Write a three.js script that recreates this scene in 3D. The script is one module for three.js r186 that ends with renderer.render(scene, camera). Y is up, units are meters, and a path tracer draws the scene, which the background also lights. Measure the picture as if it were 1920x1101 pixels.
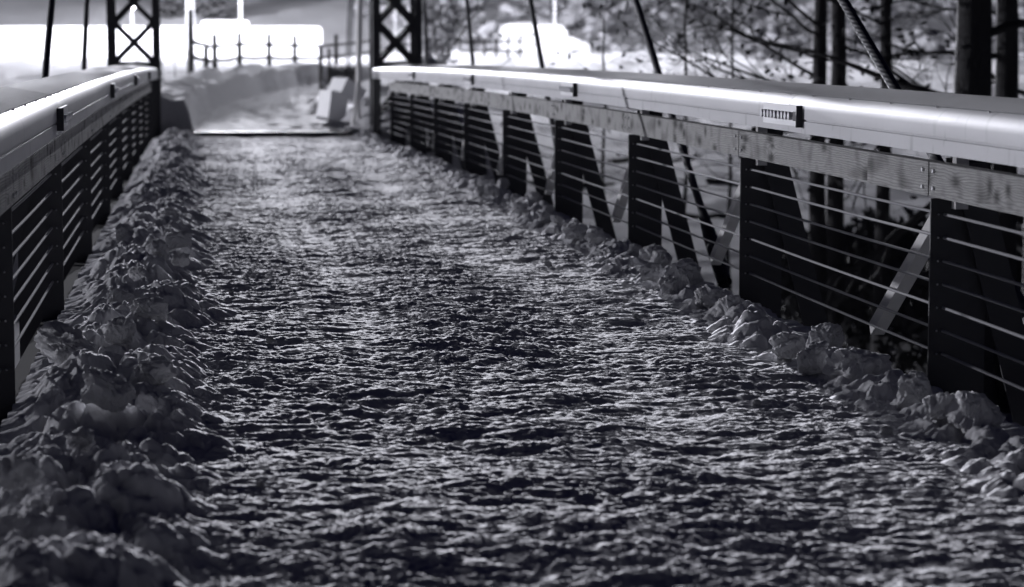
import * as THREE from 'three';
import { mergeGeometries, toCreasedNormals } from 'three/addons/utils/BufferGeometryUtils.js';

// ------------------------------------------------------------------ camera, sky, key light, exposure
// x: across the bridge, y: up, z: minus the distance along the bridge (d = -z)
const scene = new THREE.Scene();
const F = 4500 / 1101;                                   // focal length in picture heights
const camera = new THREE.PerspectiveCamera(2 * Math.atan(0.5 / F) * 180 / Math.PI, 1024 / 587, 0.1, 900);
camera.position.set(0, 1.31, 0);
camera.rotation.order = 'YXZ';
camera.rotation.y = -Math.atan(590 * Math.cos(Math.atan(460.5 / 4500)) / 4500);
camera.rotation.x = -Math.atan(460.5 / 4500);
camera.focus = 10.6;
camera.userData.fStop = 3.1;
scene.add(camera);

const skyW = 64, skyH = 32, skyData = new Float32Array(skyW * skyH * 4);
for (let j = 0; j < skyH; j++) for (let i = 0; i < skyW; i++) {
  const up = Math.max(0, Math.sin(((j + 0.5) / skyH - 0.5) * Math.PI)), k = 1 - 0.45 * up, o = (j * skyW + i) * 4;
  skyData[o] = 0.001 * k; skyData[o + 1] = 0.0012 * k; skyData[o + 2] = 0.0085 * k; skyData[o + 3] = 1;
}
const sky = new THREE.DataTexture(skyData, skyW, skyH, THREE.RGBAFormat, THREE.FloatType);
sky.mapping = THREE.EquirectangularReflectionMapping; sky.magFilter = THREE.LinearFilter; sky.needsUpdate = true;
scene.background = sky; scene.environment = sky; scene.environmentIntensity = 1;

const keyLight = new THREE.DirectionalLight(new THREE.Color(0.91, 0.915, 1), 5);  // parallel key light standing in for street lamps beyond the bridge
const keyAz = 0.1 * Math.PI / 180, keyEl = 5.3 * Math.PI / 180;   // low, from beyond the bridge
keyLight.target.position.set(1, 0, -16);
keyLight.position.set(1 - 100 * Math.sin(keyAz) * Math.cos(keyEl), 100 * Math.sin(keyEl), -16 - 100 * Math.cos(keyAz) * Math.cos(keyEl)); keyLight.castShadow = true; keyLight.shadow.radius = 1.5;
Object.assign(keyLight.shadow.camera, { left: -40, right: 40, top: 40, bottom: -40, near: 1, far: 260 });
keyLight.shadow.mapSize.set(2048, 2048);
scene.add(keyLight, keyLight.target);

const renderer = new THREE.WebGLRenderer({ antialias: true });
renderer.setSize(1024, 587);
renderer.toneMapping = THREE.LinearToneMapping;
renderer.toneMappingExposure = 1.9;
renderer.shadowMap.enabled = true;
const LAMP = new THREE.Color(0.91, 0.915, 1.0);

// ------------------------------------------------------------------ helpers
let seed = 7;
function rnd() { seed = (seed * 1664525 + 1013904223) >>> 0; return seed / 4294967296; }
function rr(a, b) { return a + (b - a) * rnd(); }
const clamp = (x, a, b) => Math.min(b, Math.max(a, x));
const lerp = (a, b, t) => a + (b - a) * t;
function sst(a, b, x) { const t = clamp((x - a) / (b - a), 0, 1); return t * t * (3 - 2 * t); }

const perm = new Uint8Array(512);
{ const p = [...Array(256).keys()]; for (let i = 255; i > 0; i--) { const j = Math.floor(rnd() * (i + 1)); [p[i], p[j]] = [p[j], p[i]]; } for (let i = 0; i < 512; i++) perm[i] = p[i & 255]; }
const GX = new Float32Array(256), GY = new Float32Array(256), RA = new Float32Array(256), RB = new Float32Array(256), RC = new Float32Array(256);
for (let i = 0; i < 256; i++) { const a = rnd() * Math.PI * 2; GX[i] = Math.cos(a); GY[i] = Math.sin(a); RA[i] = rnd(); RB[i] = rnd(); RC[i] = rnd(); }
function n2(x, y) {                                      // gradient noise, about -1 to 1
  const ix = Math.floor(x), iy = Math.floor(y), fx = x - ix, fy = y - iy, a = ix & 255, b = iy & 255;
  const u = fx * fx * fx * (fx * (fx * 6 - 15) + 10), v = fy * fy * fy * (fy * (fy * 6 - 15) + 10);
  const h00 = perm[perm[a] + b], h10 = perm[perm[a + 1 & 255] + b], h01 = perm[perm[a] + (b + 1 & 255)], h11 = perm[perm[a + 1 & 255] + (b + 1 & 255)];
  const p = GX[h00] * fx + GY[h00] * fy, q = GX[h10] * (fx - 1) + GY[h10] * fy, r = GX[h01] * fx + GY[h01] * (fy - 1), s = GX[h11] * (fx - 1) + GY[h11] * (fy - 1);
  return 1.5 * lerp(lerp(p, q, u), lerp(r, s, u), v);
}
const fbm = (x, y, o = 4) => { let s = 0, a = 0.5; for (let i = 0; i < o; i++) { s += a * n2(x, y); x = x * 2.03 + 7.1; y = y * 2.03 - 3.7; a *= 0.5; } return s; };
const billow = (x, y) => 1 - 2 * Math.abs(n2(x, y));      // sharp crests
function domes(x, y, r = 0.78) {                          // rounded clods: height of the tallest dome here, 0 to 1
  const ix = Math.floor(x), iy = Math.floor(y); let best = 0;
  for (let j = -1; j <= 1; j++) for (let i = -1; i <= 1; i++) {
    const h = perm[perm[ix + i & 255] + (iy + j & 255)], dx = ix + i + 0.15 + 0.7 * RA[h] - x, dy = iy + j + 0.15 + 0.7 * RB[h] - y;
    const rad = r * (0.55 + 0.45 * RC[h]), q = 1 - (dx * dx + dy * dy) / (rad * rad);
    if (q > 0) { const v = Math.sqrt(q) * (0.35 + 0.65 * RC[h]); if (v > best) best = v; }
  }
  return best;
}

const names = {};
function numbered(name) { const k = names[name] = (names[name] ?? -1) + 1; return k ? `${name}_${String(k).padStart(3, '0')}` : name; }
function cast(o) { o.traverse((m) => { if (m.isMesh) { m.castShadow = true; m.receiveShadow = true; } }); return o; }
function thing(name, label, category, [x, y, d] = [0, 0, 0], turn = 0, group) {
  const o = new THREE.Group(); o.name = numbered(name); o.position.set(x, y, -d); o.rotation.y = turn; scene.add(o);
  o.userData = { label, category }; if (group) o.userData.group = group;
  return o;
}
function part(name, geometry, material, parent) {
  const m = new THREE.Mesh(geometry, material); m.name = name; m.castShadow = m.receiveShadow = true; parent.add(m); return m;
}
function top(name, geometry, material, data) {
  const m = part(numbered(name), geometry, material, scene); m.userData = data; return m;
}
const up = new THREE.Vector3(0, 1, 0);
function bar(p, q, w, h, ref = up) {                      // a beam of section w (sideways) by h from p to q
  const a = new THREE.Vector3(...p), b = new THREE.Vector3(...q), z = b.clone().sub(a), l = z.length(); z.normalize();
  let r = ref; if (Math.abs(z.dot(r)) > 0.98) r = new THREE.Vector3(1, 0, 0);
  const x = r.clone().cross(z).normalize(), y = z.clone().cross(x), g = new THREE.BoxGeometry(w, h, l);
  g.applyMatrix4(new THREE.Matrix4().makeBasis(x, y, z).setPosition(a.add(b).multiplyScalar(0.5)));
  return g;
}
function tubeAlong(pts, radius, sides = 8) {              // radius: a number or one per point
  const pos = [], idx = [], uv = [], n = pts.length; let len = 0;
  const P = pts.map((p) => new THREE.Vector3(...p));
  for (let i = 0; i < n; i++) {
    const t = P[Math.min(n - 1, i + 1)].clone().sub(P[Math.max(0, i - 1)]).normalize();
    const ref = Math.abs(t.y) > 0.9 ? new THREE.Vector3(1, 0, 0) : up, a = ref.clone().cross(t).normalize(), b = t.clone().cross(a), r = radius[i] ?? radius;
    if (i) len += P[i].distanceTo(P[i - 1]);
    for (let k = 0; k <= sides; k++) {
      const w = k / sides * Math.PI * 2, c = Math.cos(w) * r, s = Math.sin(w) * r;
      pos.push(P[i].x + a.x * c + b.x * s, P[i].y + a.y * c + b.y * s, P[i].z + a.z * c + b.z * s); uv.push(k / sides, len);
    }
  }
  const m = sides + 1;
  for (let i = 0; i < n - 1; i++) for (let k = 0; k < sides; k++) { const o = i * m + k; idx.push(o, o + m, o + 1, o + 1, o + m, o + m + 1); }
  const g = new THREE.BufferGeometry();
  g.setAttribute('position', new THREE.Float32BufferAttribute(pos, 3)); g.setAttribute('uv', new THREE.Float32BufferAttribute(uv, 2)); g.setIndex(idx); g.computeVertexNormals();
  return g;
}
function polyPlate(pts, thick) {                          // plate in the x-y plane, thick along z
  const s = new THREE.Shape(pts.map(([x, y]) => new THREE.Vector2(x, y)));
  const g = new THREE.ExtrudeGeometry(s, { depth: thick, bevelEnabled: false }); g.translate(0, 0, -thick / 2); return g;
}
function noiseTexture(size, fn, srgb = false, rx = 1, ry = 1) {
  const data = new Uint8Array(size[0] * size[1] * 4);
  for (let j = 0; j < size[1]; j++) for (let i = 0; i < size[0]; i++) {
    const v = fn(i / size[0], j / size[1]), o = (j * size[0] + i) * 4;
    for (let c = 0; c < 3; c++) data[o + c] = clamp(Math.round(255 * (v[c] ?? v)), 0, 255);
    data[o + 3] = 255;
  }
  const t = new THREE.DataTexture(data, size[0], size[1]); t.wrapS = t.wrapT = THREE.RepeatWrapping; t.magFilter = THREE.LinearFilter; t.minFilter = THREE.LinearMipmapLinearFilter; t.generateMipmaps = true;
  if (srgb) t.colorSpace = THREE.SRGBColorSpace; t.repeat.set(rx, ry); t.needsUpdate = true; return t;
}
// tiling noise: gradient noise wrapped over a period
const tile = (u, v, k, l = k) => { const a = n2(u * k, v * l), b = n2((u - 1) * k, v * l), c = n2(u * k, (v - 1) * l), d = n2((u - 1) * k, (v - 1) * l); return lerp(lerp(a, b, u), lerp(c, d, u), v); };

// ------------------------------------------------------------------ materials
const std = (r, g, b, roughness, metalness = 0, more = {}) => { const m = new THREE.MeshStandardMaterial({ roughness, metalness, ...more }); m.color.setRGB(r, g, b); return m; };
const grain = noiseTexture([512, 512], (u, v) => 0.5 + 0.16 * tile(u, v, 64) + 0.2 * tile(u, v, 32) + 0.24 * tile(u, v, 15) + 0.08 * (rnd() - 0.5), false, 2, 2);
const frostMap = noiseTexture([512, 512], (u, v) => 0.5 + 0.45 * tile(u, v, 120) + 0.3 * tile(u, v, 60) + 0.25 * (rnd() - 0.5), false, 2.5, 2.5);
function snow(scale, glow, k) { // matt packed snow; the soft sheen stands for its forward scatter
  const m = new THREE.MeshPhysicalMaterial({ roughness: 0.95, bumpMap: grain, bumpScale: scale, sheen: glow, sheenRoughness: 0.5 }); m.color.setRGB(k, k, k * 1.03); m.sheenColor.setRGB(0.95, 0.95, 1); return m;
}
const snowMat = snow(0.012, 0.12, 0.48), bankMat = snow(0.006, 0.45, 0.48);
const farSnow = std(0.48, 0.48, 0.494, 0.95, 0, { bumpMap: grain, bumpScale: 0.03 });
const zincRough = noiseTexture([512, 512], (u, v) => 0.54 + 0.025 * tile(u, v, 14, 5) + 0.03 * tile(u, v, 40, 18) + 0.02 * tile(u, v, 4, 2));
const zincTint = noiseTexture([512, 512], (u, v) => { const k = 0.82 + 0.025 * tile(u, v, 7, 3) - 0.4 * Math.max(0, tile(u, v, 26, 2) - 0.35) - 0.25 * Math.max(0, tile(u, v, 60, 5) - 0.4); return [k, k, k * 1.005]; }, true, 0.35, 2);
zincRough.repeat.set(0.5, 2);
const zinc = new THREE.MeshPhysicalMaterial({ roughness: 1, metalness: 0.18, specularIntensity: 0.25, roughnessMap: zincRough, map: zincTint }); zinc.color.setRGB(0.72, 0.72, 0.735);
const frost = std(0.27, 0.27, 0.285, 0.95, 0, { bumpMap: frostMap, bumpScale: 0.014 });
const thinFrost = std(0.27, 0.27, 0.285, 0.9, 0, { bumpMap: frostMap, bumpScale: 0.006 });
const plateZinc = std(0.6, 0.6, 0.615, 0.9, 0.3, { roughnessMap: zincRough });
const steelDark = std(0.05, 0.05, 0.056, 0.6, 0.3, { bumpMap: grain, bumpScale: 0.001 });
const steelEdge = std(0.09, 0.09, 0.1, 0.5, 0.5);
const cableMat = std(0.3, 0.3, 0.315, 0.7, 0.15);
const boltMat = std(0.55, 0.55, 0.57, 0.35, 0.8);
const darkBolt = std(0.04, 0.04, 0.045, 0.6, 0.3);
const ropeBump = noiseTexture([64, 256], (u, v) => 0.5 + 0.5 * Math.sin((u * 6 + v * 8) * Math.PI * 2), false, 1, 2.2);
const ropeMat = std(0.07, 0.07, 0.078, 0.6, 0.2, { bumpMap: ropeBump, bumpScale: 0.002 });
const barkMat = std(0.035, 0.034, 0.036, 0.95, 0, { bumpMap: grain, bumpScale: 0.02 });
const leafMat = std(0.03, 0.03, 0.032, 0.9, 0, { side: THREE.DoubleSide });
const paleWood = std(0.66, 0.655, 0.65, 0.85, 0, { bumpMap: grain, bumpScale: 0.004 });
const whitePaint = std(0.78, 0.78, 0.79, 0.7);
const sidingMat = std(0.42, 0.42, 0.43, 0.85);
const darkWood = std(0.06, 0.058, 0.058, 0.9);
const lampPole = std(0.7, 0.7, 0.71, 0.5, 0.2);
function woodTexture(s0) {
  const knots = []; let s = s0 * 97 + 13; const r = () => { s = (s * 1103515245 + 12345) & 0x7fffffff; return s / 0x7fffffff; };
  for (let i = 0; i < 9; i++) knots.push([r(), 0.1 + 0.8 * r(), 0.008 + 0.012 * r(), 0.12 + 0.16 * r()]);
  const col = [], bmp = [];
  const W = 1024, H = 128, data = new Float32Array(W * H), rel = new Float32Array(W * H);
  for (let j = 0; j < H; j++) for (let i = 0; i < W; i++) {
    const u = i / W, v = j / H; let y = v * 13 + 1.1 * n2(u * 4 + s0 * 11, v * 2) + 0.25 * n2(u * 50, v * 9 + s0), dark = 0;
    for (const [ku, kv, ru, rv] of knots) { const q = ((u - ku) / ru) ** 2 + ((v - kv) / rv) ** 2; y += 1.1 * Math.exp(-q * 0.35) * (v > kv ? 1 : -1); dark = Math.max(dark, Math.exp(-q * 1.1)); }
    const ring = Math.pow(0.5 + 0.5 * Math.sin(y * Math.PI * 2), 2.2);
    const weather = 0.5 + 0.5 * n2(u * 30 + s0 * 3, v * 1.2 + s0), fib = n2(u * 40, v * 90 + s0 * 7);
    data[j * W + i] = 0.84 - 0.11 * ring - 0.42 * dark - 0.16 * sst(0.45, 1.0, weather) - 0.2 * sst(0.2, 0.9, n2(u * 9 + s0, v + 4)) + 0.06 * fib;
    rel[j * W + i] = 0.6 - 0.35 * ring + 0.1 * fib - 0.2 * dark;
  }
  const mk = (a, srgb) => { let k = 0; return noiseTexture([W, H], () => a[k++], srgb); };
  return [mk(data, true), mk(rel, false)];
}
const woods = [1, 2, 3, 4].map((k) => { const [c, b] = woodTexture(k); return std(0.54, 0.537, 0.533, 0.9, 0, { map: c, bumpMap: b, bumpScale: 0.006 }); });

// ------------------------------------------------------------------ the bridge: measures (metres)
const camber = (d) => -2.2e-4 * (d - 17) ** 2;
const postD = []; for (let i = -2; i <= 8; i++) postD.push(9.03 + 3.315 * i);
const jointD = [-2.0, 4.41, 11.04, 17.67, 24.3, 30.93, 37.56];
const railEnd = 38.25, towerD = 38.8;
const IN = { right: 2.75, left: -0.62 };                 // inner faces of the two handrails
const toX = (side, u) => side > 0 ? IN.right + u : IN.left - u;

function loft(profile, side, d0, d1, step = 0.5) {        // a closed section (u outward, v up) swept along the camber
  const n = Math.max(1, Math.ceil((d1 - d0) / step)), pos = [], uv = [], m = profile.length, per = [0];
  for (let k = 0; k < m; k++) per.push(per[k] + Math.hypot(profile[(k + 1) % m][0] - profile[k][0], profile[(k + 1) % m][1] - profile[k][1]));
  const V = (i, k) => { const d = lerp(d0, d1, i / n), [u, v] = profile[k % m]; return [toX(side, u), v + camber(d), -d]; };
  const put = (i, k, j) => { pos.push(...V(i, k)); uv.push(lerp(d0, d1, i / n), per[j]); };
  for (let i = 0; i < n; i++) for (let k = 0; k < m; k++) {
    const q = [[i, k, k], [i + 1, k, k], [i + 1, k + 1, k + 1], [i, k, k], [i + 1, k + 1, k + 1], [i, k + 1, k + 1]];
    (side > 0 ? q : q.reverse()).forEach((a) => put(...a));
  }
  const tri = THREE.ShapeUtils.triangulateShape(profile.map(([a, b]) => new THREE.Vector2(a, b)), []);
  for (const [a, b, c] of tri) { [a, c, b].forEach((k) => put(0, k, k)); [a, b, c].forEach((k) => put(n, k, k)); }
  const g = new THREE.BufferGeometry();
  g.setAttribute('position', new THREE.Float32BufferAttribute(pos, 3)); g.setAttribute('uv', new THREE.Float32BufferAttribute(uv, 2));
  return toCreasedNormals(g, 0.5);
}

// deck: slab under the snow
top('bridge_deck', loft([[-0.01, -0.06], [-0.01, -0.3], [0.2, -0.3], [0.2, -0.06]].map(([u, v]) => [u < 0 ? -3.55 : u, v]), 1, -4, 38.4, 1), darkWood, { kind: 'structure', label: 'dark timber bridge deck lying under the packed snow', category: 'deck' });

const noseProfile = [[0, 0.928], [0, 0.983], [0.007, 0.985], [0.007, 0.991], [0, 0.993], [0, 1.035], [0.0025, 1.052], [0.009, 1.068], [0.019, 1.082], [0.032, 1.093], [0.05, 1.1], [0.05, 1.09], [0.034, 1.083], [0.022, 1.07], [0.013, 1.05], [0.012, 1.03], [0.012, 0.928]];
const topProfile = [[0.054, 1.09], [0.054, 1.104], [0.264, 1.141], [0.27, 1.139], [0.27, 1.088], [0.262, 1.088], [0.262, 1.129]];
const cable7 = [0, 1, 2, 3, 4, 5, 6].map((k) => 0.133 + 0.0912 * k);
const hex = new THREE.CylinderGeometry(0.019, 0.019, 0.034, 10); hex.rotateZ(Math.PI / 2);
const smallBolt = new THREE.CylinderGeometry(0.008, 0.009, 0.012, 8); smallBolt.rotateZ(Math.PI / 2);
const tinyBolt = new THREE.SphereGeometry(0.0045, 8, 6);

function railing(side, label) {
  const t = thing('bridge_railing', label, 'railing');
  const s = side, X = (u) => toX(s, u);
  // handrail sections and their sloped cover plates
  for (let k = 0; k + 1 < jointD.length + 1; k++) {
    const a = jointD[k], b = k + 1 < jointD.length ? jointD[k + 1] : railEnd;
    const nose = part('handrail_section', loft(noseProfile, s, a + 0.002, b - 0.002), zinc, t);
    const rivets = []; for (let d = a + 0.15; d < b; d += 0.62) { const g = tinyBolt.clone(); g.translate(X(0.046), 1.1 + camber(d), -d); rivets.push(g); }
    part('rivet_row', mergeGeometries(rivets), boltMat, nose).userData.kind = 'stuff';
    const shift = s > 0 ? 0.42 : 0.3;
    const mat = k < 2 ? frost : thinFrost;
    part('cover_plate', loft(topProfile, s, a + shift, Math.min(b + shift, railEnd) - 0.006), mat, t);
  }
  // splices: plate, row of nuts over a painted shade strip, end plate
  for (const j of jointD.slice(1, -1)) {
    const d0 = j - 0.26, d1 = j + 0.46, y = camber(j), c = s > 0 ? 1 : -1;
    const plate = part('splice_plate', mergeGeometries([bar([X(-0.006), 1.036 + y, -d0], [X(-0.006), 1.036 + y, -d1], 0.011, 0.03), bar([X(-0.006), 0.972 + y, -d0], [X(-0.006), 0.972 + y, -d1], 0.011, 0.03)]), plateZinc, t);
    part('nut_shade_strip', bar([X(-0.0015), 1.004 + y, -(d0 + 0.01)], [X(-0.0015), 1.004 + y, -(d1 - 0.02)], 0.002, 0.036), darkBolt, plate);  // near-black strip paints the shadow between the nuts
    part('end_plate', bar([X(-0.016), 1.004 + y, -(d0 - 0.012)], [X(-0.016), 1.004 + y, -d0], 0.03, 0.1), steelDark, plate);
    part('stop_block', bar([X(-0.014), 1.004 + y, -(d0 + 0.001)], [X(-0.014), 1.004 + y, -(d0 + 0.075)], 0.024, 0.042), darkBolt, plate);
    for (let k = 0; k < 9; k++) { const n = part('nut', hex, boltMat, plate); n.position.set(X(-0.02), 1.004 + y, -(d0 + 0.12 + k * 0.066 + (k > 3 ? 0.012 : 0))); }
  }
  // posts with strut, brace and support block
  const w = (u) => toX(s, u);
  for (const [i, d] of postD.entries()) {
    const y = camber(d);
    const post = part('post', polyPlate([[w(0.07), -0.42 + y], [w(0.07), 0.742 + y], [w(0.128), 0.742 + y], [w(0.128), 0.9 + y], [w(0.296), 0.9 + y], [w(0.296), -0.42 + y]], 0.012), steelDark, t);
    post.position.z = -d;
    const su = (v) => 0.177 + (0.75 - v) * 0.264;
    part('strut', polyPlate([[w(su(0.88)), 0.88 + y], [w(su(0.88) + 0.133), 0.88 + y], [w(su(-0.4) + 0.133), -0.4 + y], [w(su(-0.4)), -0.4 + y]], 0.014).translate(0, 0, 0.03), steelDark, post);
    part('diagonal_brace', bar([w(0.185), 0.78 + y, -0.03], [w(0.185), 0.1 + y, -1.12], 0.06, 0.058), paleWood, post);
    part('support_block', bar([w(0.165), 0.705 + y, 0.07], [w(0.165), 0.93 + y, 0.07], 0.05, 0.05), paleWood, post);
    for (const v of cable7) { const b = part('bolt', tinyBolt, boltMat, post); b.position.set(w(0.1), v + y, 0.009); }
    if (i + 1 < postD.length) {
      const e = postD[i + 1], yb = camber(e), g = bar([w(0.091), 0.818 + y, -(d + 0.008)], [w(0.091), 0.818 + yb, -(e - 0.008)], 0.062, 0.133);
      const q = g.attributes.position, uv = g.attributes.uv;
      for (let k = 0; k < q.count; k++) uv.setXY(k, (-q.getZ(k) - d) / 3.315 + i * 0.37, (q.getY(k) - 0.75) / 0.133 + (Math.abs(q.getX(k) - w(0.06)) < 0.002 ? 0 : 0.2));
      const beam = part('timber_beam', g, woods[(i + (s > 0 ? 0 : 2)) % 4], t);
      for (const [bd, yy] of [[d + 0.07, y], [e - 0.07, yb]]) for (const v of [0.785, 0.852]) { const b = part('bolt', smallBolt, boltMat, beam); b.position.set(w(0.058), v + yy, -bd); }
    }
  }
  // seven wire ropes
  for (const v of cable7) {
    const pts = []; for (let d = -1; d <= railEnd; d += 0.6) pts.push([w(0.125), v + camber(d) - 0.004 * Math.abs(Math.sin((d - 9.03) / 3.315 * Math.PI)), -d]);
    part('cable', tubeAlong(pts, 0.0062, 8), cableMat, t);
  }
  // end post against the tower
  part('end_post', bar([w(0.1), -0.3 + camber(38), -38.22], [w(0.1), 0.92 + camber(38), -38.22], 0.08, 0.05), steelDark, t);
  return t;
}
railing(1, 'bridge railing with brightly lit steel handrail and slanted struts against the snowy river bank');
railing(-1, 'bridge railing with shaded timber beams beside the wide lumpy snow ridge');

// ------------------------------------------------------------------ lattice towers and stays
function lattice(x0, x1, label) {
  const t = thing('lattice_tower', label, 'bridge tower', [(x0 + x1) / 2, 0, towerD]);
  const w = (x1 - x0) / 2, dep = 0.42, y0 = -1.2, y1 = 14.6, cw = 0.12, H = 0.635, base = 1.08;
  for (const sx of [-1, 1]) for (const sz of [-1, 1]) {
    const cx = sx * (w - cw / 2), cz = sz * dep;
    const c = part('corner_post', mergeGeometries([bar([cx, y0, cz], [cx, y1, cz], 0.014, cw), bar([sx * (w - 0.007), y0, cz - sz * 0.075], [sx * (w - 0.007), y1, cz - sz * 0.075], 0.13, 0.014)].map((g) => g)), steelDark, t);
    c.name = 'corner_post';
  }
  for (const sz of [-1, 1]) {
    const z = sz * (dep - 0.016), in_ = w - cw + 0.02;
    part('base_plate', bar([-w + cw + 0.004, base - 0.09, z], [w - cw - 0.004, base - 0.09, z], 0.012, 0.2), steelDark, t);
    for (let k = 0; base + k * H < y1 - H; k++) {
      const ya = base + k * H, yb = ya + H;
      part('diagonal', bar([-in_, ya, z + sz * 0.004], [in_, yb, z + sz * 0.004], 0.006, 0.078), steelDark, t);
      part('diagonal', bar([in_, ya, z - sz * 0.004], [-in_, yb, z - sz * 0.004], 0.006, 0.078), steelDark, t);
    }
    for (let k = -3; k < 0; k++) part('diagonal', bar([-in_, base - 0.2 + k * H, z], [in_, base - 0.2 + (k + 1) * H, z], 0.008, 0.07), steelDark, t);
  }
  for (const sx of [-1, 1]) for (let k = 0; base + k * H < y1 - H; k += 1) {
    const ya = base + k * H; part('side_lacing', bar([sx * (w - 0.02), ya, (k % 2 ? -1 : 1) * (dep - 0.02)], [sx * (w - 0.02), ya + H, (k % 2 ? 1 : -1) * (dep - 0.02)], 0.008, 0.05), steelDark, t);
  }
  part('cap', new THREE.BoxGeometry(2 * w + 0.1, 0.12, 2 * dep + 0.2).translate(0, y1 + 0.06, 0), steelDark, t);
  return t;
}
lattice(-1.41, -0.585, 'black lattice tower of crossed steel bars with a glowing globe lamp behind it');
lattice(2.77, 3.56, 'black lattice tower of crossed steel bars beside pale wooden poles');
const stayLabel = { R: ['thick dark stay rope slanting in front of the tree trunks', 'dark stay rope rising from behind the railing past bare twigs', 'dark stay rope crossing in front of the white parked van', 'thin dark stay rope between the parked van and snow-laden bush', 'thin dark stay rope tight beside the tower with pale poles'], L: ['dark stay rope crossing in front of the long white wall, the thicker one', null, 'dark stay rope nearest the tower with the globe lamp, thinner'] };
function stay(x, d, label) {
  const t = thing('stay_rope', label, 'stay rope', [x, 0, d], 0, 'stay ropes fanning from the towers');
  const topY = 13.9, dz = -(38.7 - d), n = 14, pts = [], tx = x > 0 ? 3.2 - x : -1.0 - x;
  for (let i = 0; i <= n; i++) { const k = i / n; pts.push([tx * k, -0.2 + (topY + 0.2) * k, dz * k]); }
  part('rope', tubeAlong(pts, 0.026, 12), ropeMat, t);
  const q = (k) => [tx * k, -0.2 + (topY + 0.2) * k, dz * k];
  part('socket', tubeAlong([q(0), q(0.018), q(0.03)], [0.05, 0.05, 0.03], 12), steelDark, t);
  return t;
}
[9.03, 15.66, 22.29, 28.92, 35.55].forEach((d, i) => stay(3.36, d - 0.53, stayLabel.R[i]));
[[15.66, 0], [22.29, 2]].forEach(([d, i]) => stay(-1.11, d, stayLabel.L[i]));

// ------------------------------------------------------------------ snow on the bridge
function sheet(xs, ds, height, mat, name, data, moveX) {
  const nx = xs.length, nd = ds.length, pos = new Float32Array(nx * nd * 3), uv = new Float32Array(nx * nd * 2), idx = new Uint32Array((nx - 1) * (nd - 1) * 6);
  for (let j = 0, o = 0, q = 0; j < nd; j++) for (let i = 0; i < nx; i++) {
    const h = height(xs[i], ds[j]); let px = xs[i], pd = ds[j];
    if (moveX) { const m = moveX(px, pd, h); px += m[0]; pd += m[1]; }
    pos[o++] = px; pos[o++] = h; pos[o++] = -pd; uv[q++] = xs[i]; uv[q++] = ds[j];
  }
  for (let j = 0, o = 0; j < nd - 1; j++) for (let i = 0; i < nx - 1; i++) { const a = j * nx + i, b = a + nx; idx[o++] = a; idx[o++] = a + 1; idx[o++] = b; idx[o++] = a + 1; idx[o++] = b + 1; idx[o++] = b; }
  const g = new THREE.BufferGeometry(); g.setAttribute('position', new THREE.BufferAttribute(pos, 3)); g.setAttribute('uv', new THREE.BufferAttribute(uv, 2)); g.setIndex(new THREE.BufferAttribute(idx, 1)); g.computeVertexNormals();
  return top(name, g, mat, data);
}
const rowsD = (d0, d1, k) => { const a = []; for (let d = d0; d < d1; d *= 1 + k) a.push(d); a.push(d1); return a; };
const lin = (a, b, s) => { const n = Math.round((b - a) / s), r = []; for (let i = 0; i <= n; i++) r.push(lerp(a, b, i / n)); return r; };

function pathH(x, d) {
  const wx = x + 0.05 * n2(x * 5 + 40, d * 5), wd = d + 0.05 * n2(x * 5, d * 5 + 90);
  const track = Math.max(Math.exp(-(((x - 0.75 - 0.1 * n2(d * 0.2, 7)) / 0.17) ** 2)), Math.exp(-(((x - 1.75 - 0.12 * n2(d * 0.18, 2)) / 0.2) ** 2)));
  const packed = (0.6 + 0.4 * sst(-0.25, 0.3, n2(x * 1.1 + 20, d * 0.45))) * (1 - 0.3 * track);      // trodden flatter in places
  let h = -0.008 * track + 0.013 * n2(wx * 0.9 + 3, wd * 0.6) + 0.01 * n2(wx * 2.1, wd * 2.4 + 11);
  h += 1.4 * packed * (0.005 * billow(wx * 4.2 + 5, wd * 5.5) + 0.008 * domes(wx * 4.3 + 1, wd * 7) + 0.0085 * domes(wx * 8 + 3, wd * 13) + 0.0075 * domes(wx * 18, wd * 27 + 8) + 0.0045 * n2(wx * 20, wd * 29) + 0.0048 * n2(wx * 52, wd * 52));
  return h + camber(d);
}
const drows = rowsD(3.4, 38.36, 0.00135);
sheet(lin(-0.1, 2.52, 0.0085), drows, pathH, snowMat, 'snow_path', { kind: 'structure', label: 'trampled rippled snow covering the bridge walkway', category: 'snow path' });

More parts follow.
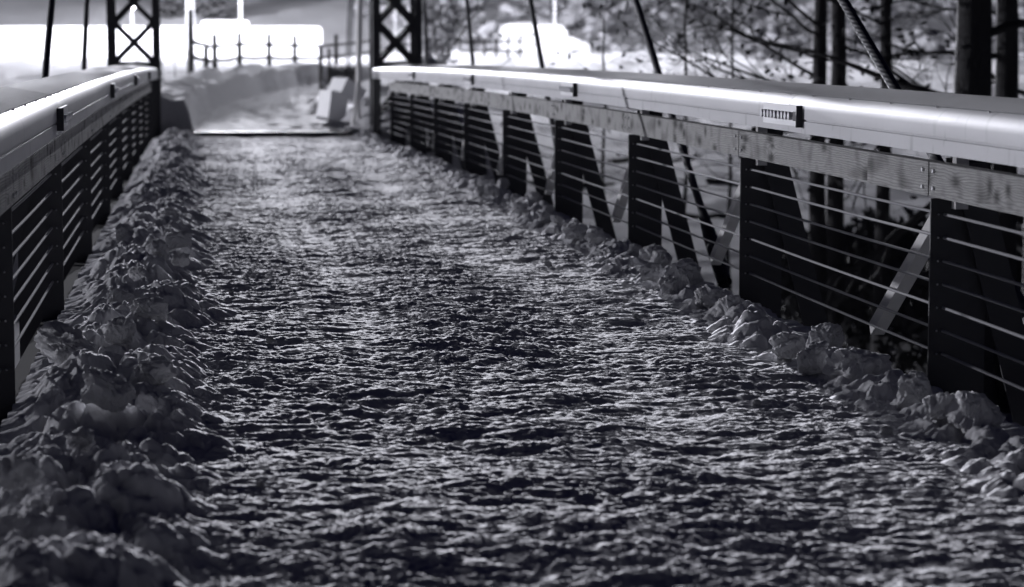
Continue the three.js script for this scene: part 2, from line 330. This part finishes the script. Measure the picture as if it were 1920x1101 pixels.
function bankH(side) {
  return (x, d) => {
    // t: 0 at the walkway edge, 1 at the railing
    const edge = side > 0 ? 2.38 + 0.1 * n2(d * 0.9, 5.5) + 0.05 * n2(d * 3, 1.5) : 0.0 + 0.07 * n2(d * 0.9, 8.5) + 0.05 * n2(d * 3.1, 2.5);
    const t = side > 0 ? (x - edge) / 0.4 : (edge - x) / 0.7;
    const body = sst(-0.3, 0.42, t) * (1 - 0.9 * sst(0.58, 1.0, t));
    const wx = x + 0.03 * n2(x * 6 + 9, d * 6) + 0.007 * n2(x * 17, d * 17), wd = d + 0.03 * n2(x * 6, d * 6 + 77) + 0.007 * n2(x * 17 + 4, d * 17);
    const big = domes(wx * 3.6 + 3, wd * 3.6), mid = domes(wx * 9.7 + 9, wd * 9.7 + 5), fine = domes(wx * 22, wd * 22);
    const gap = side > 0 ? 0.55 + 0.45 * sst(-0.35, 0.2, n2(d * 1.6 + 3, 4.4)) : 1;
    const tall = gap * (side > 0 ? 0.02 : 0.04) * (1 + 0.45 * n2(d * 0.7 + 5, side * 9.1));
    let h = -0.05 + body * (tall + gap * (side > 0 ? 0.085 : 0.13) * big + 0.062 * mid + 0.03 * fine + 0.011 * domes(wx * 45 + 2, wd * 45) + 0.012 * fbm(x * 18, d * 18, 3));
    h += 0.028 * mid * sst(-0.7, -0.1, t) * (1 - body) + sst(-1, -0.3, t) * 0.02 * (1 - body);
    return h + camber(d);
  };
}
const lean = (x, d, h) => { const q = Math.max(0, h - camber(d) - 0.03); return [0.15 * q * n2(x * 9 + 2, d * 9), -0.2 * q + 0.15 * q * n2(x * 8, d * 8 + 3)]; };
sheet(lin(-0.7, 0.2, 0.0065), drows, bankH(-1), bankMat, 'snow_bank', { kind: 'stuff', label: 'wide lumpy ridge of cleared snow along the shaded railing', category: 'snow bank' }, lean);
sheet(lin(2.12, 2.86, 0.0065), drows, bankH(1), bankMat, 'snow_bank', { kind: 'stuff', label: 'narrow ridge of cleared snow clods under the bright handrail', category: 'snow bank' }, lean);

function chunkGeometry(s, flat = 0) {
  const g = new THREE.IcosahedronGeometry(1, 14), p = g.attributes.position, v = new THREE.Vector3(), o = s * 17.3;
  for (let i = 0; i < p.count; i++) {
    v.fromBufferAttribute(p, i);
    const pw = 0.72; v.set(Math.sign(v.x) * Math.abs(v.x) ** pw, Math.sign(v.y) * Math.abs(v.y) ** (flat ? 0.5 : pw), Math.sign(v.z) * Math.abs(v.z) ** pw);
    const a = n2(v.x * 1.3 + o, v.y * 1.3 + v.z * 0.9), b = n2(v.x * 3.1 + o, v.z * 3.1 - v.y * 2.2), c = n2(v.x * 7 + v.y * 3, v.z * 7 + o), e = n2(v.x * 16 + o, v.z * 16 + v.y * 9);
    v.multiplyScalar(0.8 + 0.24 * a + 0.12 * b + 0.075 * c + 0.05 * e); p.setXYZ(i, v.x, v.y, v.z);
  }
  g.deleteAttribute('normal'); const q = toCreasedNormals(g, 1.2); return q;
}
const chunkG = [1, 2, 3, 4, 5, 6].map((k) => chunkGeometry(k, k % 2));
const CH = 'snow clods lying on the ridges';
function chunk(k, x, h, d, sx, sy, sz, ry, rz, label) {
  const m = top('snow_clod', chunkG[k], bankMat, { label, category: 'snow clod', group: CH });
  m.position.set(x, h + camber(d), -d); m.scale.set(sx, sy, sz); m.rotation.set(0.15 * rz, ry, rz);
}
chunk(0, 2.54, 0.085, 9.05, 0.12, 0.085, 0.13, 0.3, -0.25, 'large smooth rounded snow clod with pale worn flank below the bright handrail');
chunk(1, 2.56, 0.08, 8.35, 0.065, 0.08, 0.07, 0.9, 0.35, 'upright snow clod leaning toward the walkway next to a larger smooth one');
chunk(2, 2.62, 0.08, 7.85, 0.1, 0.085, 0.11, 0.2, -0.3, 'broad wedge of snow with thin lit rim below the bright handrail');
chunk(3, 2.58, 0.1, 12.6, 0.09, 0.095, 0.1, 0.5, 0.1, 'pale faceted snow clod standing up where a lit brace meets the ridge');
chunk(4, -0.54, 0.16, 9.55, 0.075, 0.075, 0.2, 0.5, 0.55, 'flat pointed snow slab tipped against the wire ropes of the shaded railing');
const RL = 'rounded snow clod on the narrow ridge under the bright handrail', LL = 'rounded snow clod on the wide ridge along the shaded railing';
for (let i = 0; i < 26; i++) { const d = 8.0 + i * 0.55 + rr(-0.2, 0.2), s = rr(0.035, 0.08); chunk(i % 6, rr(2.42, 2.7), rr(0.06, 0.11), d, s * rr(0.8, 1.3), s * rr(0.7, 1.1), s * rr(0.8, 1.4), rr(0, 6), rr(-0.4, 0.4), RL); }
for (let i = 0; i < 16; i++) { const d = 6.6 + i * 0.8 + rr(-0.2, 0.2), s = rr(0.035, 0.08); chunk(i % 6, rr(-0.52, -0.1), rr(0.12, 0.19), d, s * rr(0.8, 1.5), s * rr(0.7, 1.0), s * rr(0.7, 1.1), rr(0, 6), rr(-0.4, 0.4), LL); }
for (let i = 0; i < 14; i++) { const d = 7.2 + i * 0.7, s = rr(0.012, 0.026); chunk(i % 6, rnd() < 0.5 ? rr(0.15, 0.4) : rr(2.0, 2.35), 0.02, d, s, s * 0.8, s, rr(0, 6), 0, 'crumb of snow fallen from a ridge onto the trampled walkway'); }

// dark bar added as the shadowed step where deck meets bank
top('step_shade_bar', bar([-0.25, -0.045, -38.47], [2.45, -0.055, -38.47], 0.1, 0.07), steelDark, { label: 'low dark bar added as the shaded step face across the walkway end', category: 'threshold' });

// ------------------------------------------------------------------ the ground beyond and below
const edgePts = [[38, -0.1], [42.8, 0.0], [46, 0.1], [49.5, 0.26], [54.7, 0.92], [58.6, 1.52], [63.5, 2.6], [66.1, 3.5], [69, 5.5], [71, 8.5], [72, 14], [72, 40]];
function edgeDistance(x, d) {                             // signed: positive on the far (outer) side of the path's outer edge
  let best = 1e9, sgn = 1;
  for (let i = 0; i + 1 < edgePts.length; i++) {
    const [d0, x0] = edgePts[i], [d1, x1] = edgePts[i + 1], vd = d1 - d0, vx = x1 - x0, k = clamp(((d - d0) * vd + (x - x0) * vx) / (vd * vd + vx * vx), 0, 1);
    const ed = d - d0 - vd * k, ex = x - x0 - vx * k, q = ed * ed + ex * ex;
    if (q < best) { best = q; sgn = vd * (x - x0) - vx * (d - d0) > 0 ? -1 : 1; }
  }
  return sgn * Math.sqrt(best);
}
const upper = (d) => -0.05 + 0.0178 * (clamp(d, 46, 84) - 46);
function groundH(x, d) {
  const w = Math.max(sst(4.2, 8.5, x), sst(-5, -10, x));
  const t = sst(lerp(38.3, 44, w), lerp(38.7, 88, w), d);
  let u = upper(d);
  if (d > 38 && d < 90 && x > -8 && x < 20) {
    const e = edgeDistance(x, d), calm = sst(-0.2, 0.6, e);
    const ridge = sst(-0.02, 0.13, e) * (1 - 0.55 * sst(0.7, 2.2, e));
    u += ridge * (0.52 + 0.14 * n2(x * 0.8 + 3, d * 0.35)) * (1 - 0.25 * sst(62, 70, d)) + ridge * 0.1 * domes(x * 1.7, d * 1.1) * sst(0.3, 0.8, e) + calm * (0.1 * fbm(x * 1.3, d * 0.9, 3) + 0.1 * domes(x * 2.3 + 4, d * 1.4));
    const heap = sst(2.1, 3.1, x + 0.25 * n2(d * 0.6, 3)) * (1 - sst(50, 57, d)) * sst(38.3, 40, d) * (1 - sst(4.5, 7, x));
    u += heap * (0.14 + 0.34 * domes(x * 1.7 + 2, d * 1.0) + 0.2 * domes(x * 3.4, d * 2.2));
    u += (1 - calm) * (1 - heap) * (0.07 * fbm(x * 2, d * 0.9, 3) + 0.05 * domes(x * 3.1, d * 1.4));
  } else u += 0.1 * fbm(x * 0.5, d * 0.35, 3);
  const hill = Math.max(0, d - 118 - 8 * n2(x * 0.03, 2)) * 0.36 * (1 + 0.15 * n2(x * 0.05 + 3, d * 0.05));
  u += 5 * (1 - Math.exp(-hill / 5)) + sst(112, 130, d) * 0.5 * fbm(x * 0.16 + 4, d * 0.16, 4);
  const low = -3.0 + 0.34 * fbm(x * 0.28 + 1, d * 0.5, 4) + 0.14 * domes(x * 0.35, d * 0.6);
  return lerp(low, u + w * (0.42 * fbm(x * 0.3, d * 0.55, 4) + 0.3 * domes(x * 0.45 + 3, d * 0.5) + 0.14 * domes(x * 1.1, d * 1.3)) * (1 - 0.75 * sst(80, 94, d)), t);
}
{
  const xs = [], ds = [];
  for (let x = -150; x < -14; x += Math.max(0.6, (-14 - x) * 0.09)) xs.push(x);
  xs.push(...lin(-14, -1.36, 0.16), ...lin(-1.2, 4.96, 0.07), ...lin(5.1, 26, 0.16)); for (let x = 26.4; x < 150; x += Math.max(0.4, (x - 26) * 0.09)) xs.push(x);
  for (let d = -30; d < 38; d += 0.9) ds.push(d); ds.push(...lin(38.3, 100, 0.2)); for (let d = 100.5; d < 290; d += Math.max(0.5, (d - 100) * 0.03)) ds.push(d);
  sheet(xs, ds, groundH, farSnow, 'snowy_ground', { kind: 'structure', label: 'snow covered river bank and slope beyond the bridge', category: 'ground' });
}

// ------------------------------------------------------------------ lamps
function globeLamp(x, d, height, power, radius, label, pole = 0.05, foot = null) {
  const y = foot ?? groundH(x, d) - 0.05, t = thing('globe_lamp', label, 'street lamp', [x, y, d], 0, 'globe lamps along the far path');
  part('pole', new THREE.CylinderGeometry(pole * 0.8, pole, height, 12).translate(0, height / 2, 0), lampPole, t);
  part('collar', new THREE.CylinderGeometry(radius * 0.7, pole, 0.1, 14).translate(0, height + 0.03, 0), lampPole, t);
  const glow = new THREE.MeshStandardMaterial({ color: 0xffffff, emissive: LAMP, emissiveIntensity: 12 });
  part('globe', new THREE.SphereGeometry(radius, 20, 14).translate(0, height + 0.05 + radius, 0), glow, t);
  const l = new THREE.PointLight(LAMP, power, 0, 2); l.position.set(0, height + 0.05 + radius, 0); l.castShadow = true; l.shadow.radius = radius / 0.02; t.add(l);
}
globeLamp(-0.25, 92, 6.2, 600, 0.2, 'white lamp post rising behind the long white wall, thicker of two', 0.17);
globeLamp(1.75, 98.5, 6.0, 110, 0.2, 'slim white lamp post rising behind the long white wall beside shrubs', 0.07);
globeLamp(-2.45, 92.5, 2.1, 22, 0.13, 'short lamp with a glowing globe seen through the lattice tower', 0.05);
globeLamp(-45, 55, 10.6, 4400, 0.24, 'very tall globe lamp on the river bank beyond the shaded railing');
globeLamp(-3.2, 122, 6.5, 130, 0.2, 'added unseen globe lamp brightening the boarded building');  // unseen lamp, added to brighten the facade and the hill
globeLamp(6.95, 85, 12.5, 1900, 0.2, 'tall globe lamp hidden by the tower beside the snow-laden bush');
globeLamp(15, 101, 6.0, 80, 0.2, 'added globe lamp lighting the slope behind the white parked van');  // added lamp, there to light the far hill

// ------------------------------------------------------------------ far things
{ // long white wall with a raised block
  const t = thing('white_wall', 'long white wall with a rounded end and a raised block, brightly lit', 'wall', [0, 0.4, 95.5]);
  const s = new THREE.Shape(); s.moveTo(-32, -0.4); s.lineTo(4.85, -0.4); s.lineTo(4.85, 1.55); s.quadraticCurveTo(4.85, 1.7, 4.7, 1.7); s.lineTo(-32, 1.7);
  part('wall', new THREE.ExtrudeGeometry(s, { depth: 0.5, bevelEnabled: true, bevelSize: 0.05, bevelThickness: 0.05, bevelSegments: 2 }).translate(0, 0, -0.5), whitePaint, t);
  const b = new THREE.Shape(); b.moveTo(0.15, 1.6); b.lineTo(2.05, 1.6); b.lineTo(2.0, 1.93); b.quadraticCurveTo(1.95, 1.98, 1.85, 1.98); b.lineTo(0.35, 1.98); b.quadraticCurveTo(0.2, 1.98, 0.18, 1.9);
  part('raised_block', new THREE.ExtrudeGeometry(b, { depth: 0.44, bevelEnabled: false }).translate(0, 0, -0.47), whitePaint, t);
}
{ // boarded building
  const t = thing('boarded_building', 'pale boarded building facade with two wall lamps above the white wall', 'building', [-14, 0, 140]);
  part('wall', new THREE.BoxGeometry(17, 10, 8).translate(0, 3.4, -4.1), sidingMat, t);
  const board = new THREE.BoxGeometry(17, 0.3, 0.06);
  for (let k = 0; k < 22; k++) { const m = part('board', board, sidingMat, t); m.position.set(0, 1 + k * 0.33, 0.02); m.rotation.x = 0.1; }
  for (const x of [2.9, 6.0]) { const f = part('wall_lamp', new THREE.CylinderGeometry(0.14, 0.1, 0.75, 10).translate(x, 3.5, 0.25), new THREE.MeshStandardMaterial({ color: 0xffffff, emissive: LAMP, emissiveIntensity: 2.2 }), t); }
}
{ // parked van
  const t = thing('parked_van', 'white parked van covered in snow on the far river bank', 'van', [15.05, groundH(15.05, 105) - 0.1, 105], 0);
  const s = new THREE.Shape(); s.moveTo(-1.75, 0.3); s.lineTo(0.95, 0.3); s.lineTo(0.95, 1.25); s.quadraticCurveTo(0.9, 1.55, 0.6, 1.58); s.lineTo(-1.5, 1.62); s.quadraticCurveTo(-1.78, 1.6, -1.78, 1.3);
  part('body', new THREE.ExtrudeGeometry(s, { depth: 1.5, bevelEnabled: true, bevelSize: 0.06, bevelThickness: 0.06, bevelSegments: 3 }).translate(0, 0, -0.75), whitePaint, t);
  const h = new THREE.Shape(); h.moveTo(1.0, 0.42); h.lineTo(1.95, 0.45); h.lineTo(1.95, 0.75); h.quadraticCurveTo(1.6, 1.0, 1.02, 1.12);
  part('bonnet', new THREE.ExtrudeGeometry(h, { depth: 1.4, bevelEnabled: true, bevelSize: 0.05, bevelThickness: 0.05, bevelSegments: 2 }).translate(0, 0, -0.7), whitePaint, t);
  part('bumper', new THREE.BoxGeometry(1.0, 0.16, 1.5).translate(1.5, 0.32, 0), steelDark, t);
  for (const x of [-1.1, 1.3]) for (const z of [-0.72, 0.72]) part('wheel', new THREE.CylinderGeometry(0.3, 0.3, 0.2, 18).rotateX(Math.PI / 2).translate(x, 0.28, z), darkWood, t);
  part('roof_snow', new THREE.SphereGeometry(1, 20, 10, 0, Math.PI * 2, 0, Math.PI / 2).scale(1.5, 0.16, 0.72).translate(-0.4, 1.63, 0), farSnow, t);
}
{ const t = thing('stone_block', 'low dark block with a sloping top lying on the far snow', 'block', [22.2, groundH(22.2, 100) + 0.16, 100]);
  part('block', polyPlate([[-0.68, -0.15], [0.66, -0.15], [0.68, 0.22], [0.1, 0.27], [-0.6, 0.14]], 0.7), std(0.012, 0.012, 0.013, 0.9), t);
}
{ // tilted pale box, poles against the tower
  const t = thing('grit_box', 'pale open box tipped over in the snow heap beside the tower', 'box', [2.32, groundH(2.32, 42.5) + 0.08, 42.5], 0.5);
  const b = part('box', new THREE.BoxGeometry(0.36, 0.52, 0.4).translate(0, 0.2, 0), whitePaint, t); b.rotation.z = -0.16;
  const l = part('lid', new THREE.BoxGeometry(0.46, 0.3, 0.5).translate(0.06, 0.55, 0.02), whitePaint, t); l.rotation.z = -0.5;
}
top('leaning_pole', tubeAlong([[2.62, -0.35, -39.9], [2.66, 2.5, -39.7], [2.68, 6.5, -39.5]], [0.045, 0.055, 0.06], 10), paleWood, { label: 'tall pale wooden pole standing close against the lattice tower', category: 'pole' });
top('leaning_pole', tubeAlong([[2.5, -0.2, -39.6], [2.6, 0.75, -39.5]], [0.03, 0.03], 8), paleWood, { label: 'short pale stick propped against the tall wooden pole', category: 'pole' });
// back stays
for (const k of [0, 1, 2]) top('back_stay', tubeAlong([[3.36 + k * 0.12, 0, -(56 + k)], [3.1, 14, -38.9]], 0.016, 8), ropeMat, { label: 'thin back stay rope running down from the tower to the far path', category: 'stay rope', group: 'back stay ropes' });
// fence along the outer edge
function post(x, d, h, r, parent, base) { const y = groundH(x, d); return part('post', new THREE.CylinderGeometry(r * 0.8, r, h + 0.3, 8).translate(x - base[0], y + (h - 0.3) / 2 - base[1], -(d - base[2])), darkWood, parent); }
{ const P = [[-0.15, 56], [0.2, 58.2], [0.42, 60], [1.1, 64], [1.95, 66.5], [2.75, 69], [4.1, 72], [5.6, 75]], b = [P[0][0], groundH(...P[0]), P[0][1]];
  const t = thing('path_fence', 'dark post and rail fence along the snowy bend of the path', 'fence', b);
  P.forEach(([x, d], i) => post(x, d, i ? (i === 1 ? 0.7 : 1.05) : 1.45, 0.075, t, b));
  for (let i = 0; i + 1 < P.length; i++) for (const hh of [0.4, 0.75]) {
    const [x0, d0] = P[i], [x1, d1] = P[i + 1];
    part('rail', tubeAlong([[x0 - b[0], groundH(x0, d0) + hh - b[1], -(d0 - b[2])], [(x0 + x1) / 2 - b[0], (groundH(x0, d0) + groundH(x1, d1)) / 2 + hh - 0.03 - b[1], -((d0 + d1) / 2 - b[2])], [x1 - b[0], groundH(x1, d1) + hh - b[1], -(d1 - b[2])]], 0.05, 6), darkWood, t);
  }
}
{ const b = [-0.95, groundH(-0.95, 55), 55], t = thing('wire_fence', 'thin wire mesh fence panel standing in the snow behind the lattice tower', 'fence', b);
  for (let k = 0; k < 5; k++) part('post', new THREE.CylinderGeometry(0.012, 0.012, 0.9, 6).translate(-0.4 + k * 0.28, 0.4, 0), darkWood, t);
  for (let k = 0; k < 4; k++) part('wire', new THREE.CylinderGeometry(0.007, 0.007, 1.2, 6).rotateZ(Math.PI / 2).translate(0.16, 0.15 + k * 0.2, 0), darkWood, t);
}
{ const b = [2.5, groundH(2.5, 49.5) - 0.1, 49.5], t = thing('marker_post', 'tall dark marker post with snow stuck to one side by the path', 'post', b);
  part('post', new THREE.CylinderGeometry(0.04, 0.045, 1.35, 10).translate(0, 0.67, 0), darkWood, t);
  for (let k = 0; k < 6; k++) part('snow_lump', new THREE.SphereGeometry(1, 8, 6).scale(rr(0.04, 0.07), rr(0.05, 0.08), 0.05).translate(0.07, 0.1 + k * 0.13, 0.02), farSnow, t);
}
{ const b = [3.35, groundH(3.35, 55), 55], t = thing('picket_panel', 'dark picket fence panel behind the tower with pale poles', 'fence', b);
  for (let k = 0; k < 13; k++) part('picket', new THREE.BoxGeometry(0.035, 0.75 + 0.04 * (k % 3), 0.025).translate(-0.33 + k * 0.05, 0.3, 0), darkWood, t);
  for (const y of [0.12, 0.55]) part('rail', new THREE.BoxGeometry(0.72, 0.05, 0.03).translate(-0.02, y, -0.03), darkWood, t);
  part('post', new THREE.CylinderGeometry(0.035, 0.035, 1.3, 8).translate(-0.38, 0.45, 0), darkWood, t);
}
{ const b = [9.2, groundH(9.2, 84), 84], t = thing('bank_fence', 'low dark timber fence with snow caps on the bank beside the bush', 'fence', b);
  for (let k = 0; k < 8; k++) { const x = -0.9 + k * 0.42; part('post', new THREE.CylinderGeometry(0.04, 0.045, 0.8, 8).translate(x, 0.3, 0), darkWood, t); part('snow_cap', new THREE.SphereGeometry(1, 10, 6).scale(0.13, 0.07, 0.1).translate(x + 0.03, 0.72, 0), farSnow, t); }
  for (const y of [0.22, 0.55]) part('rail', new THREE.BoxGeometry(3.2, 0.08, 0.05).translate(0.55, y, 0.05), darkWood, t);
}

// ------------------------------------------------------------------ trees, bushes
function limb(list, p, dir, len, r0, depth, bend, spread, twig) {
  const n = 5, pts = [p.toArray()], rad = [r0], q = p.clone(), v = dir.clone();
  for (let i = 1; i <= n; i++) { v.add(new THREE.Vector3(rr(-bend, bend), rr(-bend, bend) + 0.02, rr(-bend, bend))).normalize(); q.addScaledVector(v, len / n); pts.push(q.toArray()); rad.push(r0 * (1 - 0.6 * i / n)); }
  list.push(tubeAlong(pts, rad, depth > 1 ? 7 : 5));
  twig?.push(...pts.slice(2).map((a) => [new THREE.Vector3(...a), v.clone()]));
  if (depth > 0) for (let k = 0, m = depth > 2 ? 4 : 3; k < m; k++) {
    const i = 2 + Math.floor(rnd() * (n - 1)), s = new THREE.Vector3(...pts[i]);
    const w = v.clone().add(new THREE.Vector3(rr(-1, 1), rr(-0.8, 0.9), rr(-1, 1)).multiplyScalar(spread)).normalize();
    limb(list, s, w, len * rr(0.45, 0.75), rad[i] * 0.65, depth - 1, bend, spread, twig);
  }
}
function tree(x, d, r, height, label, { lean = 0, branches = 9, low = 2.2, leaves = 0, toLeft = 0.5, reach = 2.2, flare = 1.35 } = {}) {
  const y = groundH(x, d) - 0.15, t = thing('bare_tree', label, 'tree', [x, y, d], 0, 'bare trees on the river bank');
  const pts = [], rad = [], n = 14;
  for (let i = 0; i <= n; i++) { const k = i / n; pts.push([lean * k * height + 0.05 * n2(k * 5, x), height * k, 0.05 * n2(k * 5, x + 9)]); rad.push(r * (1 - 0.62 * k) * (1 + (flare - 1) * Math.exp(-k * 9))); }
  part('trunk', tubeAlong(pts, rad, 14), barkMat, t);
  const twigs = [], tips = [];
  for (let b = 0; b < branches; b++) {
    const h = low + (height - low - 0.6) * Math.pow(b / branches, 1.3) + rr(-0.15, 0.15), a = rnd() < toLeft ? Math.PI + rr(-0.9, 0.9) : rr(0, 6.28), k = h / height;
    const list = [];
    limb(list, new THREE.Vector3(lean * h, h, 0), new THREE.Vector3(Math.cos(a), rr(-0.25, 0.5), Math.sin(a)).normalize(), reach * rr(0.6, 1.1), r * 0.28 * (1 - 0.6 * k), 3, 0.22, 0.75, tips);
    part('branch', mergeGeometries(list), barkMat, t);
  }
  if (leaves && tips.length) {
    const g = [], leaf = new THREE.CircleGeometry(0.035, 7).scale(0.65, 1.3, 1);
    for (let i = 0; i < leaves; i++) { const [p] = tips[Math.floor(rnd() * tips.length)], q = leaf.clone(); q.rotateX(rr(-1, 1)); q.rotateY(rr(-1.2, 1.2)); q.rotateZ(rr(0, 6)); q.translate(p.x + rr(-0.14, 0.14), p.y + rr(-0.14, 0.14), p.z + rr(-0.14, 0.14)); g.push(q); }
    const m = part('withered_leaves', mergeGeometries(g), leafMat, t); m.userData.kind = 'stuff';
  }
  return t;
}
tree(7.75, 29.5, 0.12, 9, 'slim dark bare tree with branches spreading over the snowy slope', { branches: 22, low: 3.2, toLeft: 0.85, reach: 2.6, leaves: 160 });
tree(8.25, 30.5, 0.13, 10, 'straight dark bare tree standing between two slimmer trunks', { branches: 8, low: 3.4, reach: 1.6 });
tree(8.4, 28.8, 0.1, 9, 'slim dark bare tree just behind the thick slanting stay rope', { branches: 9, low: 3.3, reach: 1.6, leaves: 120 });
tree(8.72, 26.4, 0.27, 11, 'thickest dark tree trunk flaring toward its foot among leafy twigs', { branches: 14, low: 3.0, reach: 2.0, leaves: 700, toLeft: 0.6, flare: 1.5 });
tree(9.3, 27, 0.18, 10, 'dark tree trunk beyond the thickest one among withered leaves', { branches: 10, low: 3.0, reach: 1.8, leaves: 420, toLeft: 0.7 });
tree(10.8, 30, 0.16, 10, 'dark bare tree standing deeper in the wood past the others', { branches: 6, low: 3.0, reach: 1.8 });

for (const [x, d, h, label] of [[6.75, 33, 5.4, 'thin leafless sapling with fine twigs on the bank, bent toward the tower'], [7.5, 33.5, 5.0, 'thin leafless sapling with fine twigs close to the slim spreading tree'], [6.1, 36, 4.9, 'thin leafless sapling standing apart on the snowy bank']]) {
  const t = tree(x, d, 0.035, h, label, { branches: 14, low: 2.4, reach: 1.5, toLeft: 0.5, leaves: 40 }); t.userData.group = 'saplings on the bank';
}
for (let i = 0; i < 11; i++) {                            // fallen branches half sunk in the snow of the slope
  const d0 = rr(52, 76), x0 = d0 * rr(0.15, 0.24), l = rr(1.2, 3.2), pts = [], rad = [];
  for (let k = 0; k <= 6; k++) { const x = x0 + l * (k / 6 - 0.5), d = d0 + 0.35 * n2(k * 0.5, i) + 0.1 * k; pts.push([x, groundH(x, d) + 0.05 + 0.08 * n2(k * 0.8, i + 5), -d]); rad.push(0.075 * (1 - 0.1 * k)); }
  top('fallen_branch', tubeAlong(pts, rad, 7), barkMat, { label: 'dark fallen branch lying on the snowy river bank', category: 'branch', group: 'fallen branches on the river bank' });
}
function bush(name, x, d, w, h, count, size, mat, label, cat, group, stems = true) {
  const y = groundH(x, d), t = thing(name, label, cat, [x, y, d], 0, group), g = [], proto = new THREE.IcosahedronGeometry(1, 1);
  for (let i = 0; i < count; i++) {
    const a = rr(0, 6.28), k = Math.pow(rnd(), 0.5), yy = Math.pow(rnd(), 0.8), q = proto.clone(), s = size * rr(0.5, 1.3), wide = w * (0.35 + 0.65 * Math.sin(Math.PI * Math.min(1, 0.15 + yy * 0.85)));
    q.scale(s * rr(0.8, 1.6), s * rr(0.4, 0.8), s); q.rotateZ(rr(-0.6, 0.6)); q.translate(Math.cos(a) * k * wide, yy * h, Math.sin(a) * k * wide); g.push(q);
  }
  part('crown', mergeGeometries(g), mat, t);
  if (stems) { const l = []; for (let i = 0; i < 7; i++) limb(l, new THREE.Vector3(rr(-0.1, 0.1), -0.1, rr(-0.1, 0.1)), new THREE.Vector3(rr(-0.6, 0.6), 1, rr(-0.6, 0.6)).normalize(), h * rr(0.6, 0.95), 0.03, 2, 0.15, 0.6); part('trunk', mergeGeometries(l), barkMat, t); }
  return t;
}
bush('snowy_bush', 7.2, 73, 0.75, 3.4, 420, 0.11, farSnow, 'tall bush thick with glaring white snow beside the lattice tower', 'bush');
const shrubMat = std(0.13, 0.13, 0.135, 0.95), snowShrub = std(0.5, 0.5, 0.52, 0.95);
bush('dark_shrub', 1.0, 126, 1.3, 4.5, 500, 0.16, shrubMat, 'loose grey shrub rising above the raised block of the wall', 'shrub', 'shrubs behind the white wall');
bush('dark_shrub', -1.3, 128, 1.1, 4.0, 400, 0.15, shrubMat, 'loose grey shrub behind the thicker white lamp post', 'shrub', 'shrubs behind the white wall');
{ // dark leaves added to deepen the forest shade on the low bank: one mass
  const N = 16000, g = new THREE.CircleGeometry(0.06, 6).scale(0.6, 1.5, 1), im = new THREE.InstancedMesh(g, leafMat, N), M = new THREE.Matrix4(), Q = new THREE.Quaternion(), E = new THREE.Euler();
  for (let i = 0; i < N; i++) {
    let x, d, k; do { x = rr(8.2, 19); d = rr(26, 44); k = 0.55 + 0.45 * n2(x * 0.7, d * 0.5); } while (x < 0.243 * d + 0.4 * n2(d, 3) || k < 0.25);
    const hgt = 1.9 * k * Math.pow(rnd(), 0.7); E.set(rr(-1, 1), rr(-1.3, 1.3), rr(0, 6.28)); Q.setFromEuler(E); const s = rr(0.7, 1.9);
    M.compose(new THREE.Vector3(x, groundH(x, d) + hgt, -d), Q, new THREE.Vector3(s, s, s)); im.setMatrixAt(i, M);
  }
  im.name = 'added_thicket'; im.userData = { kind: 'stuff', label: 'added mass of dark leaves standing for the shade under the bare trees', category: 'added_thicket' }; scene.add(im);
}
{ // undergrowth on the slope: one mass
  const leaf = new THREE.IcosahedronGeometry(1, 0), N = 2600, im = new THREE.InstancedMesh(leaf, snowShrub, N), M = new THREE.Matrix4(), Q = new THREE.Quaternion(), E = new THREE.Euler(), C = new THREE.Color();
  for (let i = 0; i < N; i++) {
    const cx = rr(8, 70), cd = rr(112, 150), c = n2(cx * 0.23, cd * 0.23); let x = cx, d = cd;
    if (c < 0.05) { x = rr(8, 70); d = rr(112, 150); }
    const s = rr(0.1, 0.45); E.set(rr(-0.6, 0.6), rr(0, 6), rr(-0.6, 0.6)); Q.setFromEuler(E);
    M.compose(new THREE.Vector3(x, groundH(x, d) + rr(0, 0.7), -d), Q, new THREE.Vector3(s * rr(0.8, 2), s * rr(0.4, 1), s)); im.setMatrixAt(i, M);
    const k = rnd() < 0.4 ? rr(0.4, 0.7) : rr(0.8, 1.3); im.setColorAt(i, C.setRGB(k, k, k));
  }
  im.name = 'undergrowth'; im.userData = { kind: 'stuff', label: 'snow dusted undergrowth covering the far slope', category: 'undergrowth' }; im.castShadow = im.receiveShadow = true; scene.add(im);
}

cast(scene);
renderer.render(scene, camera);
